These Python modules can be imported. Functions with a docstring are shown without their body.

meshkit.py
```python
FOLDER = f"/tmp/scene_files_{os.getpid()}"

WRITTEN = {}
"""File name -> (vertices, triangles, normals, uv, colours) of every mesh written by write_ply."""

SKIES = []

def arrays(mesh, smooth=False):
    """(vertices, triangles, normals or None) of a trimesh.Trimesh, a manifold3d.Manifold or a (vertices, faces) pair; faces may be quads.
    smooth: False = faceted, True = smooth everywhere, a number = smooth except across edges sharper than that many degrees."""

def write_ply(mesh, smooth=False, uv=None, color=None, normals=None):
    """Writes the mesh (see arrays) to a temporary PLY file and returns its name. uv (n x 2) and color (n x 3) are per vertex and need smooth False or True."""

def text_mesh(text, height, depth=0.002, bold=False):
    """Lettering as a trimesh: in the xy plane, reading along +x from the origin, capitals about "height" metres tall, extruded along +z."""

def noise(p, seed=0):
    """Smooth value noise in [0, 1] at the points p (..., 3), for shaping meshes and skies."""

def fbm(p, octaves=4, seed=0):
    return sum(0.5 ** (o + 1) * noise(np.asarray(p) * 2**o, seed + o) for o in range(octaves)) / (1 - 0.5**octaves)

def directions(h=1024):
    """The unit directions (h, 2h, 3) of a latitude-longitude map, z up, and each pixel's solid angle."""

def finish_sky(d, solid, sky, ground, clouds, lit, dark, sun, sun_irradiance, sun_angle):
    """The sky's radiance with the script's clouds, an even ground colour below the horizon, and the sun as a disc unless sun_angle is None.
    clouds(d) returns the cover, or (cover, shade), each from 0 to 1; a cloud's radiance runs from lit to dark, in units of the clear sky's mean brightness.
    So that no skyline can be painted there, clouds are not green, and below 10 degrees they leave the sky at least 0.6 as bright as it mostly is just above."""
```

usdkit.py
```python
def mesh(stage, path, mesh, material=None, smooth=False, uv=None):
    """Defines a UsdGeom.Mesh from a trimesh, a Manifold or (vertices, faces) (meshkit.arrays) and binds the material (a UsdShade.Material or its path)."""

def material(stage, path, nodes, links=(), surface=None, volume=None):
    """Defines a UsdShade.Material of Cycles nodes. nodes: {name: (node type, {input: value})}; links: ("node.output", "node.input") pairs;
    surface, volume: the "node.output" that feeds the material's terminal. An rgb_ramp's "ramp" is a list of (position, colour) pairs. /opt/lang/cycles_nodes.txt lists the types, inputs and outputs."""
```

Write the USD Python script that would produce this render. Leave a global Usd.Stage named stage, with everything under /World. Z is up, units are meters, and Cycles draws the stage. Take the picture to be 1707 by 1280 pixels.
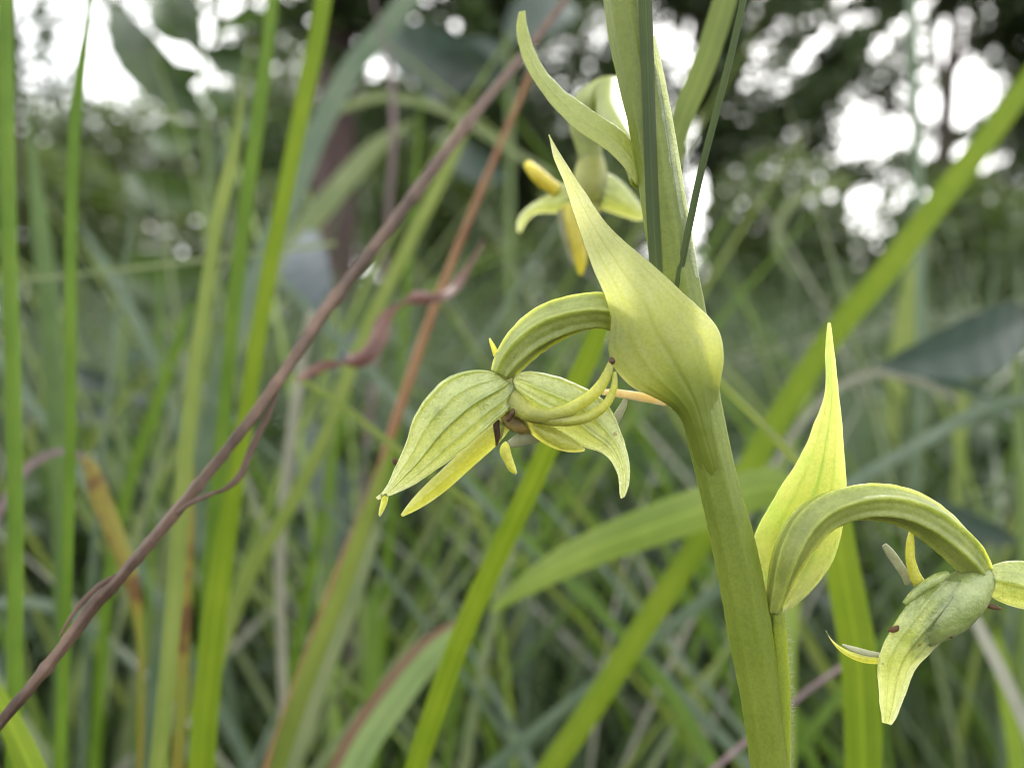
import math, random
import numpy as np, meshkit, usdkit
from scipy.interpolate import CubicSpline, PchipInterpolator
from pxr import Usd, UsdGeom, UsdLux, UsdShade, Gf, Sdf

stage = Usd.Stage.CreateInMemory()
UsdGeom.SetStageUpAxis(stage, 'Z'); UsdGeom.SetStageMetersPerUnit(stage, 1.0)
UsdGeom.Xform.Define(stage, '/World'); UsdGeom.Scope.Define(stage, '/World/Looks')

# ------------------------------------------------------------------ camera, sky, sun, exposure
CAM_Z, F, D0 = 0.24, 1320.0, 0.095            # camera height, focal length in photo pixels, focus distance
U = D0 / F                                     # metres per photo pixel on the focal plane
cam = UsdGeom.Camera.Define(stage, '/World/camera')
cam.AddTranslateOp().Set((0, 0, CAM_Z)); cam.AddRotateXOp().Set(90.0)
cam.CreateHorizontalApertureAttr(6.0); cam.CreateFocalLengthAttr(6.0 * F / 1707.0)
cam.CreateFStopAttr(6.0 * F / 1707.0 / 2.35); cam.CreateFocusDistanceAttr(D0)
cam.CreateClippingRangeAttr((0.005, 500.0))
cam.CreateExposureAttr(1.9)
SUN = np.array([0.36, 0.86, 0.84]); SUN = SUN / np.linalg.norm(SUN)
el, rot = math.asin(SUN[2]), math.atan2(SUN[0], SUN[1])
dome = UsdLux.DomeLight.Define(stage, '/World/sky')
dm = usdkit.material(stage, '/World/Looks/sky', {
    's': ('sky_texture', {'sky_type': 'single_scattering', 'sun_disc': False, 'sun_elevation': el, 'sun_rotation': rot, 'aerosol_density': 4.0}),
    'h': ('hsv', {'saturation': 0.35, 'value': 1.25}),
    'tc': ('texture_coordinate', {}), 'n': ('noise_texture', {'scale': 2.2, 'detail': 5.0, 'roughness': 0.55}),
    'r': ('rgb_ramp', {'ramp': [(0.3, (0.35, 0.35, 0.35)), (0.65, (0.9, 0.9, 0.9))]}),
    'm': ('mix', {'color2': (9.3, 9.25, 9.0)}),
    'b': ('background_shader', {'strength': 0.10})},
    [('s.color', 'h.color'), ('tc.generated', 'n.vector'), ('n.fac', 'r.fac'), ('r.color', 'm.fac'), ('h.color', 'm.color1'), ('m.color', 'b.color')], surface='b.background')
UsdShade.MaterialBindingAPI.Apply(dome.GetPrim()).Bind(dm)
sun = UsdLux.DistantLight.Define(stage, '/World/sun')
sun.CreateIntensityAttr(0.26); sun.CreateAngleAttr(14.0); sun.CreateNormalizeAttr(True); sun.CreateColorAttr((1.0, 0.96, 0.88))
zax = Gf.Vec3d(*map(float, SUN))
sun.AddTransformOp().Set(Gf.Matrix4d().SetRotate(Gf.Rotation(Gf.Vec3d(0, 0, 1), zax)))

# ------------------------------------------------------------------ helpers
rng = np.random.default_rng(7)
_used = {}
def numbered(path):
    k = _used.get(path, 0); _used[path] = k + 1
    return path if k == 0 else f'{path}_{k:03d}'
def path_of(o): return str(o.GetPath())
def tag(o, label=None, cat=None, group=None, kind=None):
    for k, v in (('label', label), ('category', cat), ('group', group), ('kind', kind)):
        if v: o.SetCustomDataByKey(k, v)
    return o
class Thing:
    def __init__(s, name, base, label, cat, group=None, kind=None):
        s.x = UsdGeom.Xform.Define(stage, numbered('/World/' + name)); s.base = np.asarray(base, float)
        s.x.AddTranslateOp().Set(Gf.Vec3d(*map(float, s.base))); s.prim = s.x.GetPrim(); tag(s.prim, label, cat, group, kind)
    def part(s, name, m, mat, label=None, smooth=True, uv=None, under=None):
        p = numbered((path_of(under) if under else path_of(s.prim)) + '/' + name)
        v, f = m[:2]; uv = m[2] if len(m) == 3 else uv
        o = usdkit.mesh(stage, p, (np.asarray(v) - s.base, f), M[mat], smooth=smooth, uv=uv).GetPrim()
        return tag(o, label)
def single(name, m, mat, base, label=None, cat=None, group=None, kind=None, smooth=True, uv=None):
    v, f = m
    g = usdkit.mesh(stage, numbered('/World/' + name), (np.asarray(v) - np.asarray(base), f), M[mat], smooth=smooth, uv=uv)
    g.AddTranslateOp().Set(Gf.Vec3d(*map(float, base)))
    return tag(g.GetPrim(), label, cat, group, kind)
def P(px, py, d):
    """The point that stands d metres in front of the camera, seen at photo pixel px, py."""
    return np.array([(px - 853.5) / F * d, d, CAM_Z + (640.0 - py) / F * d])
def Pn(px, py, d):
    px, py, d = np.broadcast_arrays(np.asarray(px, float), py, d)
    return np.stack([(px - 853.5) / F * d, d + 0.0 * px, CAM_Z + (640.0 - py) / F * d], -1)
def spline(pts, n, power=1.0):
    p = np.asarray(pts, float)
    s = np.r_[0, np.cumsum(np.linalg.norm(np.diff(p[:, :2] if p.shape[1] > 2 and power == 2 else p[:, :3], axis=0), axis=1) + 1e-9)]
    t = np.linspace(0, 1, n)
    return PchipInterpolator(s / s[-1], p)(t) if len(p) < 3 else CubicSpline(s / s[-1], p)(t) if power == 1 else PchipInterpolator(s / s[-1], p)(t)
def join(ms):
    V, Fc, n = [], [], 0
    for v, f in ms:
        V.append(v); Fc.append(np.asarray(f) + n); n += len(v)
    return np.vstack(V), np.vstack(Fc)
def loft(rings, caps=True):
    """rings: (n, k, 3) closed cross sections -> a closed mesh."""
    n, k, _ = rings.shape
    i = np.arange(n - 1)[:, None] * k; j = np.arange(k)[None]; jn = (j + 1) % k
    a, b, c, d = i + j, i + jn, i + k + jn, i + k + j
    f = np.concatenate([np.stack([a, b, c], -1).reshape(-1, 3), np.stack([a, c, d], -1).reshape(-1, 3)])
    v = rings.reshape(-1, 3)
    if caps:
        v = np.vstack([v, rings[0].mean(0), rings[-1].mean(0)])
        jj = np.arange(k); jm = (jj + 1) % k; last = (n - 1) * k
        f = np.vstack([f, np.stack([jm, jj, np.full(k, n * k)], 1), np.stack([last + jj, last + jm, np.full(k, n * k + 1)], 1)])
    return v, f
def frames(p):
    t = np.gradient(p, axis=0); t /= np.linalg.norm(t, axis=1, keepdims=True) + 1e-12
    a = np.array([0, 1.0, 0.02]); u = a - t * (t @ a)[:, None]; u /= np.linalg.norm(u, axis=1, keepdims=True) + 1e-12
    return t, u, np.cross(t, u)
def tube(p, r, k=20, ribs=0, amp=0.0, twist=0.0, flat=1.0, seed=0, rough=0.0, phase=0.0):
    """A round or ribbed stalk along world points p with radii r."""
    t, u, w = frames(p)
    th = np.linspace(0, 2 * np.pi, k, endpoint=False)[None]
    run = np.linspace(0, 1, len(p))[:, None]
    rr = np.asarray(r)[:, None] * (1 + (amp * (np.exp(-(((np.mod(ribs * th + twist * run + phase, 2 * np.pi) - np.pi) / 0.95) ** 2)) - 0.35) if ribs else 0))
    q = p[:, None] + rr[..., None] * (np.cos(th)[..., None] * u[:, None] * flat + np.sin(th)[..., None] * w[:, None])
    if rough:
        q = q + rough * (meshkit.fbm(q / (12 * rough), 3, seed)[..., None] - 0.5) * (q - p[:, None]) / np.maximum(rr[..., None], 1e-9) * 2
    return loft(q)
def px_tube(pts, **kw):
    """pts: (px, py, depth offset in pixels, width in pixels)."""
    q = spline(pts, kw.pop('n', 60), kw.pop('power', 1))
    d = D0 + q[:, 2] * U
    return tube(Pn(q[:, 0], q[:, 1], d), np.maximum(q[:, 3], 1.0) / 2 * d / F, **kw)
def petal(L, R, dz, bulge=0, thick=5, rim=0, veins=(), n=72, m=30, wav=0.0, seed=0, fold=0.0, edge=0.3, skew=0.0, power=1, deep=None):
    """A fleshy sheet between two traced edges; all numbers in photo pixels. dz: depth of the spine; bulge: belly towards the viewer."""
    l, r = spline(L, n, power), spline(R, n, power)
    t = np.linspace(0, 1, n); z = np.interp(t, np.linspace(0, 1, len(dz)), dz)
    z = np.convolve(np.pad(z, 6, mode='edge'), np.ones(13) / 13, 'valid')
    s = np.linspace(-1, 1, m); s = 0.5 * s + 0.5 * np.sin(s * np.pi / 2)
    wd = np.linalg.norm(l - r, axis=1)[:, None]; wr = np.clip(wd / max(wd.max(), 1e-6), 0, 1)
    S = s[None]
    xy = l[:, None] * ((1 - S) / 2)[..., None] + r[:, None] * ((1 + S) / 2)[..., None]
    if wav:
        nz = meshkit.fbm(np.stack([t * 9, t * 0 + seed * 3.1, t * 0], -1), 3, seed)[:, None] - 0.5
        nz2 = meshkit.fbm(np.stack([t * 9, t * 0 + seed * 5.7, t * 0 + 4], -1), 3, seed + 5)[:, None] - 0.5
        xy = xy + (wav * np.where(S > 0, nz, nz2) * S ** 2)[..., None] * ((r - l) / (wd + 1e-6))[:, None]
    belly = bulge * wr * (1 - S ** 2) if np.ndim(bulge) == 0 else np.interp(t, np.linspace(0, 1, len(bulge)), bulge)[:, None] * np.clip(1 - S ** 2, 0, 1) ** 0.65
    mid = z[:, None] - belly + fold * wr * np.abs(S) + skew * wr * S
    half = thick / 2 * (edge + (1 - edge) * np.sqrt(np.clip(1 - S ** 2, 0, 1))) * (0.35 + 0.65 * wr)
    up = np.zeros_like(mid) + 0
    for c, a, w in veins:
        up = up + a * np.exp(-((S - c) / w) ** 2) * np.clip(wr * 1.5, 0, 1)
    if rim:
        up = up + rim * np.exp(-((np.abs(S) - 0.93) / 0.07) ** 2) * wr
    bump = (meshkit.fbm(np.concatenate([xy / 14.0, np.zeros(xy.shape[:2] + (1,))], -1), 3, seed) - 0.5) * 3.0 * np.clip(wr, 0.1, 1)
    front = mid - half - up + bump; back = mid + half + bump - 0.4 * up
    if deep: back = back + np.interp(t, np.linspace(0, 1, len(deep)), deep)[:, None] * np.sqrt(np.clip(1 - S ** 2, 0, 1))
    ring = np.concatenate([Pn(xy[..., 0], xy[..., 1], D0 + front * U), Pn(xy[..., 0], xy[..., 1], D0 + back * U)[:, ::-1]], 1)
    uu = np.broadcast_to(np.r_[(s + 1) / 2, (s[::-1] + 1) / 2], (n, 2 * m)); vv = np.broadcast_to(t[:, None], (n, 2 * m))
    uv = np.vstack([np.stack([uu, vv], -1).reshape(-1, 2), [[0.5, 0.0], [0.5, 1.0]]])
    return (*loft(ring), uv)
def finger(pts, flat=1.0, **kw):
    return px_tube(pts, n=40, k=14, flat=flat, rough=0.00006, **kw)
def to_ground(p, sway=0.5):
    """Carries a blade's path from its lowest traced point on down to the ground."""
    a, b = p[-3], p[-1]; v = b - a; v = v / np.linalg.norm(v)
    v[2] = min(v[2], -0.35)
    h = b[2]
    if h < 0.004: return p
    pts = [b + np.array([v[0], 0.25 * v[1], v[2]]) / abs(v[2]) * h * f * np.array([1 - 0.5 * f * sway, 1 - 0.3 * f, 1]) for f in (0.35, 0.7, 1.0)]
    return np.vstack([p, pts])
def blade_mesh(p, w, roll=0.15, vee=0.12, cols=5, tip=True):
    """A grass blade: a creased strip along world points p, widths w."""
    t = np.gradient(p, axis=0); t /= np.linalg.norm(t, axis=1, keepdims=True) + 1e-12
    view = p - np.array([0, 0, CAM_Z]); view /= np.linalg.norm(view, axis=1, keepdims=True)
    side = np.cross(t, view); side /= np.linalg.norm(side, axis=1, keepdims=True) + 1e-12
    nrm = np.cross(side, t)
    roll = np.broadcast_to(roll, len(p))[:, None]
    sd, nn = side * np.cos(roll) + nrm * np.sin(roll), nrm * np.cos(roll) - side * np.sin(roll)
    s = np.linspace(-1, 1, cols)
    v = p[:, None] + (sd[:, None] * s[None, :, None] + nn[:, None] * (vee * np.abs(s) ** 1.3)[None, :, None]) * (np.asarray(w) / 2)[:, None, None]
    n = len(p); i = np.arange(n - 1)[:, None] * cols; j = np.arange(cols - 1)[None]
    a, b, c, d = i + j, i + j + 1, i + cols + j + 1, i + cols + j
    f = np.concatenate([np.stack([a, b, c], -1).reshape(-1, 3), np.stack([a, c, d], -1).reshape(-1, 3)])
    run = np.r_[0, np.cumsum(np.linalg.norm(np.diff(p, axis=0), axis=1))]
    uv = np.stack([np.broadcast_to((s + 1) / 2, (n, cols)), np.broadcast_to(run[:, None], (n, cols))], -1).reshape(-1, 2)
    return (v.reshape(-1, 3), f), uv

# ------------------------------------------------------------------ materials
M = {}
K = 0.62                                        # all tissue colours are given for full daylight reflectance times 1 / K
def dim(stops): return [(a, tuple(K * x for x in c)) for a, c in stops]
def leaf_mat(name, stops, trans=(1.0, 1.0, 1.0), tf=0.45, rough=0.45, scale=60.0, bump=0.25, island=False, gloss=0.5, streak=True, edge=None):
    """Leaf tissue: stops is a ramp of base colours picked by noise (or per leaf); light also passes through it."""
    stops = dim(stops); edge = edge and (tuple(K * x for x in edge[0]), edge[1])
    nodes = {'g': ('geometry', {}), 'r': ('rgb_ramp', {'ramp': stops}),
             'n': ('noise_texture', {'scale': scale, 'detail': 3.0, 'roughness': 0.6}),
             'p': ('principled_bsdf', {'roughness': rough, 'specular_ior_level': gloss}),
             't': ('translucent_bsdf', {}), 'tm': ('mix', {'mix_type': 'multiply', 'fac': 1.0, 'color2': trans}),
             'mx': ('mix_closure', {'fac': tf})}
    links = [('g.position', 'n.vector'), ('tm.color', 't.color'), ('p.BSDF', 'mx.closure1'), ('t.BSDF', 'mx.closure2')]
    if island:
        nodes['ad'] = ('math', {'math_type': 'multiply_add', 'value2': 0.35, 'value3': -0.17})
        nodes['a2'] = ('math', {'math_type': 'add'})
        links += [('n.fac', 'ad.value1'), ('ad.value', 'a2.value1'), ('g.random_per_island', 'a2.value2'), ('a2.value', 'r.fac')]
    else:
        links += [('n.fac', 'r.fac')]
    col = 'r.color'
    if streak:
        nodes['uv'] = ('uvmap', {'attribute': 'st'}) if False else ('texture_coordinate', {})
        nodes['mp'] = ('mapping', {'scale': (26.0, 30.0, 1.0)})
        nodes['sn'] = ('noise_texture', {'scale': 1.0, 'detail': 2.0})
        nodes['sr'] = ('rgb_ramp', {'ramp': [(0.3, (0.78, 0.80, 0.74)), (0.7, (1.15, 1.14, 1.12))]})
        nodes['sm'] = ('mix', {'mix_type': 'multiply', 'fac': 1.0})
        links += [('uv.UV', 'mp.vector'), ('mp.vector', 'sn.vector'), ('sn.fac', 'sr.fac'), (col, 'sm.color1'), ('sr.color', 'sm.color2')]
        nodes['b'] = ('bump', {'strength': bump, 'distance': 0.0004}); links += [('sn.fac', 'b.height'), ('b.normal', 'p.normal')]
        nodes['sx'] = ('separate_xyz', {}); nodes['mq'] = ('rgb_ramp', {'ramp': [(0.0, (1.12, 1.1, 1.05)), (0.06, (0.95, 0.95, 0.95)), (0.42, (0.95, 0.95, 0.95)), (0.5, (1.35, 1.28, 1.3)), (0.58, (0.9, 0.9, 0.9)), (0.94, (0.95, 0.95, 0.95)), (1.0, (1.12, 1.1, 1.05))]})
        nodes['mm'] = ('mix', {'mix_type': 'multiply', 'fac': 1.0}); links += [('uv.UV', 'sx.vector'), ('sx.x', 'mq.fac'), ('sm.color', 'mm.color1'), ('mq.color', 'mm.color2')]
        col = 'mm.color'
        if edge:
            nodes['er'] = ('rgb_ramp', {'ramp': edge[1]}); nodes['em'] = ('mix', {'color2': edge[0]})
            links += [('sx.x', 'er.fac'), ('er.color', 'em.fac'), (col, 'em.color1')]; col = 'em.color'
    links += [(col, 'p.base_color'), (col, 'tm.color1')]
    M[name] = usdkit.material(stage, '/World/Looks/' + name, nodes, links, surface='mx.closure')
def flesh_mat(name, stops, radius, scale=500.0, spots=0.0, sss=0.8, rough=0.42, bump=0.35, fine=2600.0, sss_scale=0.001, spot_scale=420.0, gloss=0.22, veins=None, base=None, cells=0.0):
    """Fleshy flower tissue: light scatters inside it; fine cells in the relief; a few dark specks."""
    stops = dim(stops); base = base and (base[0], base[1], tuple(K * x for x in base[2]))
    nodes = {'tc': ('geometry', {}), 'n': ('noise_texture', {'scale': scale, 'detail': 4.0, 'roughness': 0.6}), 'r': ('rgb_ramp', {'ramp': stops}),
             'f': ('noise_texture', {'scale': fine, 'detail': 2.0, 'roughness': 0.7}),
             'fr': ('rgb_ramp', {'ramp': [(0.35, (0.8, 0.84, 0.74)), (0.6, (1.06, 1.05, 1.04))]}), 'fm': ('mix', {'mix_type': 'multiply', 'fac': 0.8}),
             'b': ('bump', {'strength': bump, 'distance': 0.00012}),
             'p': ('principled_bsdf', {'roughness': rough, 'subsurface_weight': sss, 'subsurface_radius': radius, 'subsurface_scale': sss_scale, 'subsurface_method': 'random_walk', 'specular_ior_level': gloss})}
    links = [('tc.position', 'n.vector'), ('tc.position', 'f.vector'), ('n.fac', 'r.fac'), ('f.fac', 'fr.fac'), ('r.color', 'fm.color1'), ('fr.color', 'fm.color2'), ('f.fac', 'b.height'), ('b.normal', 'p.normal')]
    col = 'fm.color'
    if veins or base:
        nodes['uv'] = ('texture_coordinate', {}); nodes['sx'] = ('separate_xyz', {}); links += [('uv.UV', 'sx.vector')]
    if veins:      # veins run the length of the leaf; their course wanders a little
        nodes['wn'] = ('noise_texture', {'scale': 160.0, 'detail': 2.0}); nodes['wa'] = ('math', {'math_type': 'multiply_add', 'value2': 0.10, 'value3': -0.05}); nodes['wx'] = ('math', {'math_type': 'add'})
        st_ = [(0.0, (0, 0, 0))]
        for c, k, w in veins: st_ += [(c - w, (0, 0, 0)), (c, (k, k, k)), (c + w, (0, 0, 0))]
        nodes['vq'] = ('rgb_ramp', {'ramp': st_ + [(1.0, (0, 0, 0))]}); nodes['vx'] = ('mix', {'color2': tuple(0.6 * x for x in stops[0][1])})
        links += [('tc.position', 'wn.vector'), ('wn.fac', 'wa.value1'), ('wa.value', 'wx.value1'), ('sx.x', 'wx.value2'), ('wx.value', 'vq.fac'), ('vq.color', 'vx.fac'), (col, 'vx.color1')]; col = 'vx.color'
    if base:       # the tissue turns into stem green towards its base
        nodes['bq'] = ('rgb_ramp', {'ramp': [(0.0, (0, 0, 0)), (base[0], (0, 0, 0)), (base[1], (1, 1, 1)), (1.0, (1, 1, 1))]}); nodes['bx'] = ('mix', {'color2': base[2]})
        nodes['bs'] = ('math', {'math_type': 'multiply_add', 'value2': -sss, 'value3': sss}); links += [('bq.color', 'bs.value1'), ('bs.value', 'p.subsurface_weight')]
        links += [('sx.y', 'bq.fac'), ('bq.color', 'bx.fac'), (col, 'bx.color1')]; col = 'bx.color'
    if cells:      # swollen cells glisten on the surface
        nodes['cv'] = ('voronoi_texture', {'scale': 3200.0}); nodes['cb'] = ('bump', {'strength': cells, 'distance': 0.00015, 'invert': True})
        links += [('tc.position', 'cv.vector'), ('cv.distance', 'cb.height'), ('b.normal', 'cb.normal')]
        links = [x for x in links if x != ('b.normal', 'p.normal')] + [('cb.normal', 'p.normal')]
    if spots:
        nodes['v'] = ('voronoi_texture', {'scale': spot_scale}); nodes['vn'] = ('noise_texture', {'scale': 900.0, 'detail': 2.0}); nodes['va'] = ('math', {'math_type': 'multiply_add', 'value2': 0.35, 'value3': -0.17})
        nodes['vs'] = ('math', {'math_type': 'add'})
        nodes['vr'] = ('rgb_ramp', {'ramp': [(0.0, (1, 1, 1)), (spots * 0.55, (0.9, 0.9, 0.9)), (spots, (0, 0, 0))]})
        nodes['vc'] = ('separate_color', {}); nodes['lt'] = ('math', {'math_type': 'less_than', 'value2': 0.16}); nodes['ml'] = ('math', {'math_type': 'multiply'})
        nodes['sm'] = ('mix', {'color2': (0.07, 0.045, 0.02)})
        links += [('tc.position', 'v.vector'), ('tc.position', 'vn.vector'), ('vn.fac', 'va.value1'), ('va.value', 'vs.value1'), ('v.distance', 'vs.value2'), ('vs.value', 'vr.fac'), ('v.color', 'vc.color'), ('vc.r', 'lt.value1'), ('lt.value', 'ml.value1'), ('vr.color', 'ml.value2'), ('ml.value', 'sm.fac'), (col, 'sm.color1')]
        col = 'sm.color'
    links += [(col, 'p.base_color')]
    M[name] = usdkit.material(stage, '/World/Looks/' + name, nodes, links, surface='p.BSDF')
def bark_mat(name, stops, scale=80.0, rough=0.8, bump=0.6, dist=0.002, stretch=(1, 1, 0.15)):
    stops = dim(stops)
    M[name] = usdkit.material(stage, '/World/Looks/' + name, {
        'g': ('geometry', {}), 'mp': ('mapping', {'scale': stretch}), 'n': ('noise_texture', {'scale': scale, 'detail': 5.0, 'roughness': 0.65}), 'r': ('rgb_ramp', {'ramp': stops}),
        'b': ('bump', {'strength': bump, 'distance': dist}), 'p': ('principled_bsdf', {'roughness': rough, 'specular_ior_level': 0.3})},
        [('g.position', 'mp.vector'), ('mp.vector', 'n.vector'), ('n.fac', 'r.fac'), ('r.color', 'p.base_color'), ('n.fac', 'b.height'), ('b.normal', 'p.normal')], surface='p.BSDF')

def two(a, b, lo=0.35, hi=0.65): return [(lo, a), (hi, b)]
flesh_mat('stem_tissue', two((0.10, 0.135, 0.015), (0.128, 0.162, 0.022)), (1.0, 1.1, 0.3), scale=120, sss=0.35, sss_scale=0.0006, bump=0.2, spots=0.06)
VEINS = [(0.25, 0.3, 0.035), (0.5, 0.8, 0.04), (0.75, 0.3, 0.035)]
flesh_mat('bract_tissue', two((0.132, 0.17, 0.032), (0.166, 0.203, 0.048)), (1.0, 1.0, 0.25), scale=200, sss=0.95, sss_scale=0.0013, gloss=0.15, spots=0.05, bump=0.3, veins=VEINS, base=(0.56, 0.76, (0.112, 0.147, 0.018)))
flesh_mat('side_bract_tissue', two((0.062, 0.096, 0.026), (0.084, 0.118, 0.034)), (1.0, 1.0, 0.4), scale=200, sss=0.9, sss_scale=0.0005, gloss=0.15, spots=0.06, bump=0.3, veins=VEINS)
flesh_mat('upper_bract_tissue', two((0.10, 0.14, 0.022), (0.135, 0.175, 0.034)), (1.0, 1.0, 0.3), scale=200, sss=0.3, sss_scale=0.0004, gloss=0.4, rough=0.4)
flesh_mat('ovary_tissue', two((0.165, 0.205, 0.037), (0.23, 0.27, 0.062)), (1.0, 1.0, 0.3), scale=300, sss_scale=0.0004, spots=0.08, bump=0.25)
flesh_mat('sepal_tissue', two((0.165, 0.22, 0.062), (0.265, 0.32, 0.12)), (1.0, 1.0, 0.4), scale=420, sss_scale=0.00035, spots=0.12, bump=0.6, cells=0.35, rough=0.36, gloss=0.4, veins=[(0.3, 0.4, 0.05), (0.575, 1.0, 0.05), (0.8, 0.4, 0.05)])
flesh_mat('petal_tissue', two((0.20, 0.215, 0.034), (0.26, 0.275, 0.058)), (1.0, 0.95, 0.3), scale=350, sss_scale=0.0006, spots=0.10, bump=0.4, cells=0.15)
flesh_mat('pale_tissue', two((0.17, 0.18, 0.10), (0.23, 0.235, 0.15)), (1.0, 1.0, 0.7), sss=0.3, sss_scale=0.0004)
flesh_mat('yellow_tissue', two((0.34, 0.31, 0.03), (0.40, 0.37, 0.05)), (1.0, 0.8, 0.2), sss_scale=0.0008)
flesh_mat('orange_tissue', two((0.24, 0.12, 0.05), (0.32, 0.19, 0.08)), (1.0, 0.6, 0.3), sss_scale=0.001)
flesh_mat('brown_tissue', two((0.035, 0.018, 0.01), (0.10, 0.055, 0.025), 0.4, 0.6), (0.6, 0.4, 0.2), sss=0.1, sss_scale=0.0003, rough=0.5)
flesh_mat('anther_tissue', two((0.10, 0.075, 0.02), (0.22, 0.17, 0.05)), (0.8, 0.6, 0.2), sss=0.4, sss_scale=0.0004)
TR = (1.25, 1.2, 0.7)
leaf_mat('bright_blade', two((0.18, 0.285, 0.018), (0.235, 0.34, 0.028)), TR, tf=0.58, gloss=0.2)
leaf_mat('fresh_blade', two((0.105, 0.205, 0.020), (0.15, 0.265, 0.032)), TR, tf=0.52, gloss=0.3)
leaf_mat('lime_blade', two((0.19, 0.27, 0.05), (0.25, 0.33, 0.075)), TR, tf=0.5)
leaf_mat('green_blade', two((0.065, 0.13, 0.028), (0.10, 0.18, 0.04)), TR, tf=0.45)
leaf_mat('dark_blade', two((0.05, 0.085, 0.02), (0.075, 0.12, 0.028)), TR, tf=0.3, gloss=0.3)
leaf_mat('olive_blade', two((0.13, 0.19, 0.03), (0.18, 0.25, 0.045)), TR, tf=0.45)
leaf_mat('soft_blade', two((0.21, 0.32, 0.07), (0.28, 0.39, 0.10)), TR, tf=0.45)
leaf_mat('pale_blade', two((0.19, 0.26, 0.11), (0.27, 0.33, 0.16)), (1, 1, 0.8), tf=0.4)
leaf_mat('bluish_blade', two((0.10, 0.165, 0.10), (0.15, 0.215, 0.14)), (1, 1, 0.8), tf=0.35, rough=0.35)
leaf_mat('white_blade', two((0.33, 0.34, 0.27), (0.43, 0.44, 0.36)), tf=0.4)
leaf_mat('yellow_blade', [(0.36, (0.16, 0.08, 0.022)), (0.43, (0.29, 0.25, 0.04)), (0.6, (0.25, 0.29, 0.045))], (1.1, 1.0, 0.7), tf=0.45, scale=45)
leaf_mat('red_edged_blade', two((0.20, 0.32, 0.10), (0.28, 0.40, 0.14)), TR, tf=0.45, edge=((0.20, 0.06, 0.05), [(0.0, (0.9, 0.9, 0.9)), (0.22, (0.8, 0.8, 0.8)), (0.34, (0, 0, 0)), (1.0, (0, 0, 0))]))
leaf_mat('white_hair', two((0.45, 0.48, 0.33), (0.6, 0.63, 0.45)), tf=0.5, streak=False)
leaf_mat('dry_red_leaf', two((0.15, 0.06, 0.05), (0.25, 0.13, 0.11)), tf=0.3, scale=90)
leaf_mat('purple_leaf', two((0.16, 0.11, 0.12), (0.26, 0.19, 0.20)), tf=0.3, scale=90)
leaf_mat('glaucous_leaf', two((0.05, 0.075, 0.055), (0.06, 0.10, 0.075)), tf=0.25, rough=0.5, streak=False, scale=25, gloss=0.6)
leaf_mat('steel_leaf', two((0.09, 0.12, 0.135), (0.13, 0.16, 0.175)), tf=0.2, rough=0.4, streak=False, scale=25)
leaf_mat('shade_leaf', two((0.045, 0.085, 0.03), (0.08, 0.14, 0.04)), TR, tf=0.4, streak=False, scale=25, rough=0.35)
GR = [(0.0, (0.045, 0.085, 0.02)), (0.3, (0.10, 0.165, 0.035)), (0.5, (0.18, 0.26, 0.08)), (0.7, (0.28, 0.33, 0.07)), (0.85, (0.46, 0.44, 0.25)), (1.0, (0.33, 0.22, 0.13))]
leaf_mat('meadow', GR, TR, tf=0.45, island=True, streak=False, scale=8, rough=0.4)
leaf_mat('undergrowth', [(0.0, (0.05, 0.09, 0.035)), (0.5, (0.09, 0.15, 0.05)), (0.8, (0.15, 0.21, 0.09)), (1.0, (0.26, 0.29, 0.09))], TR, tf=0.35, island=True, streak=False, scale=6, rough=0.24, gloss=0.7)
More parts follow.
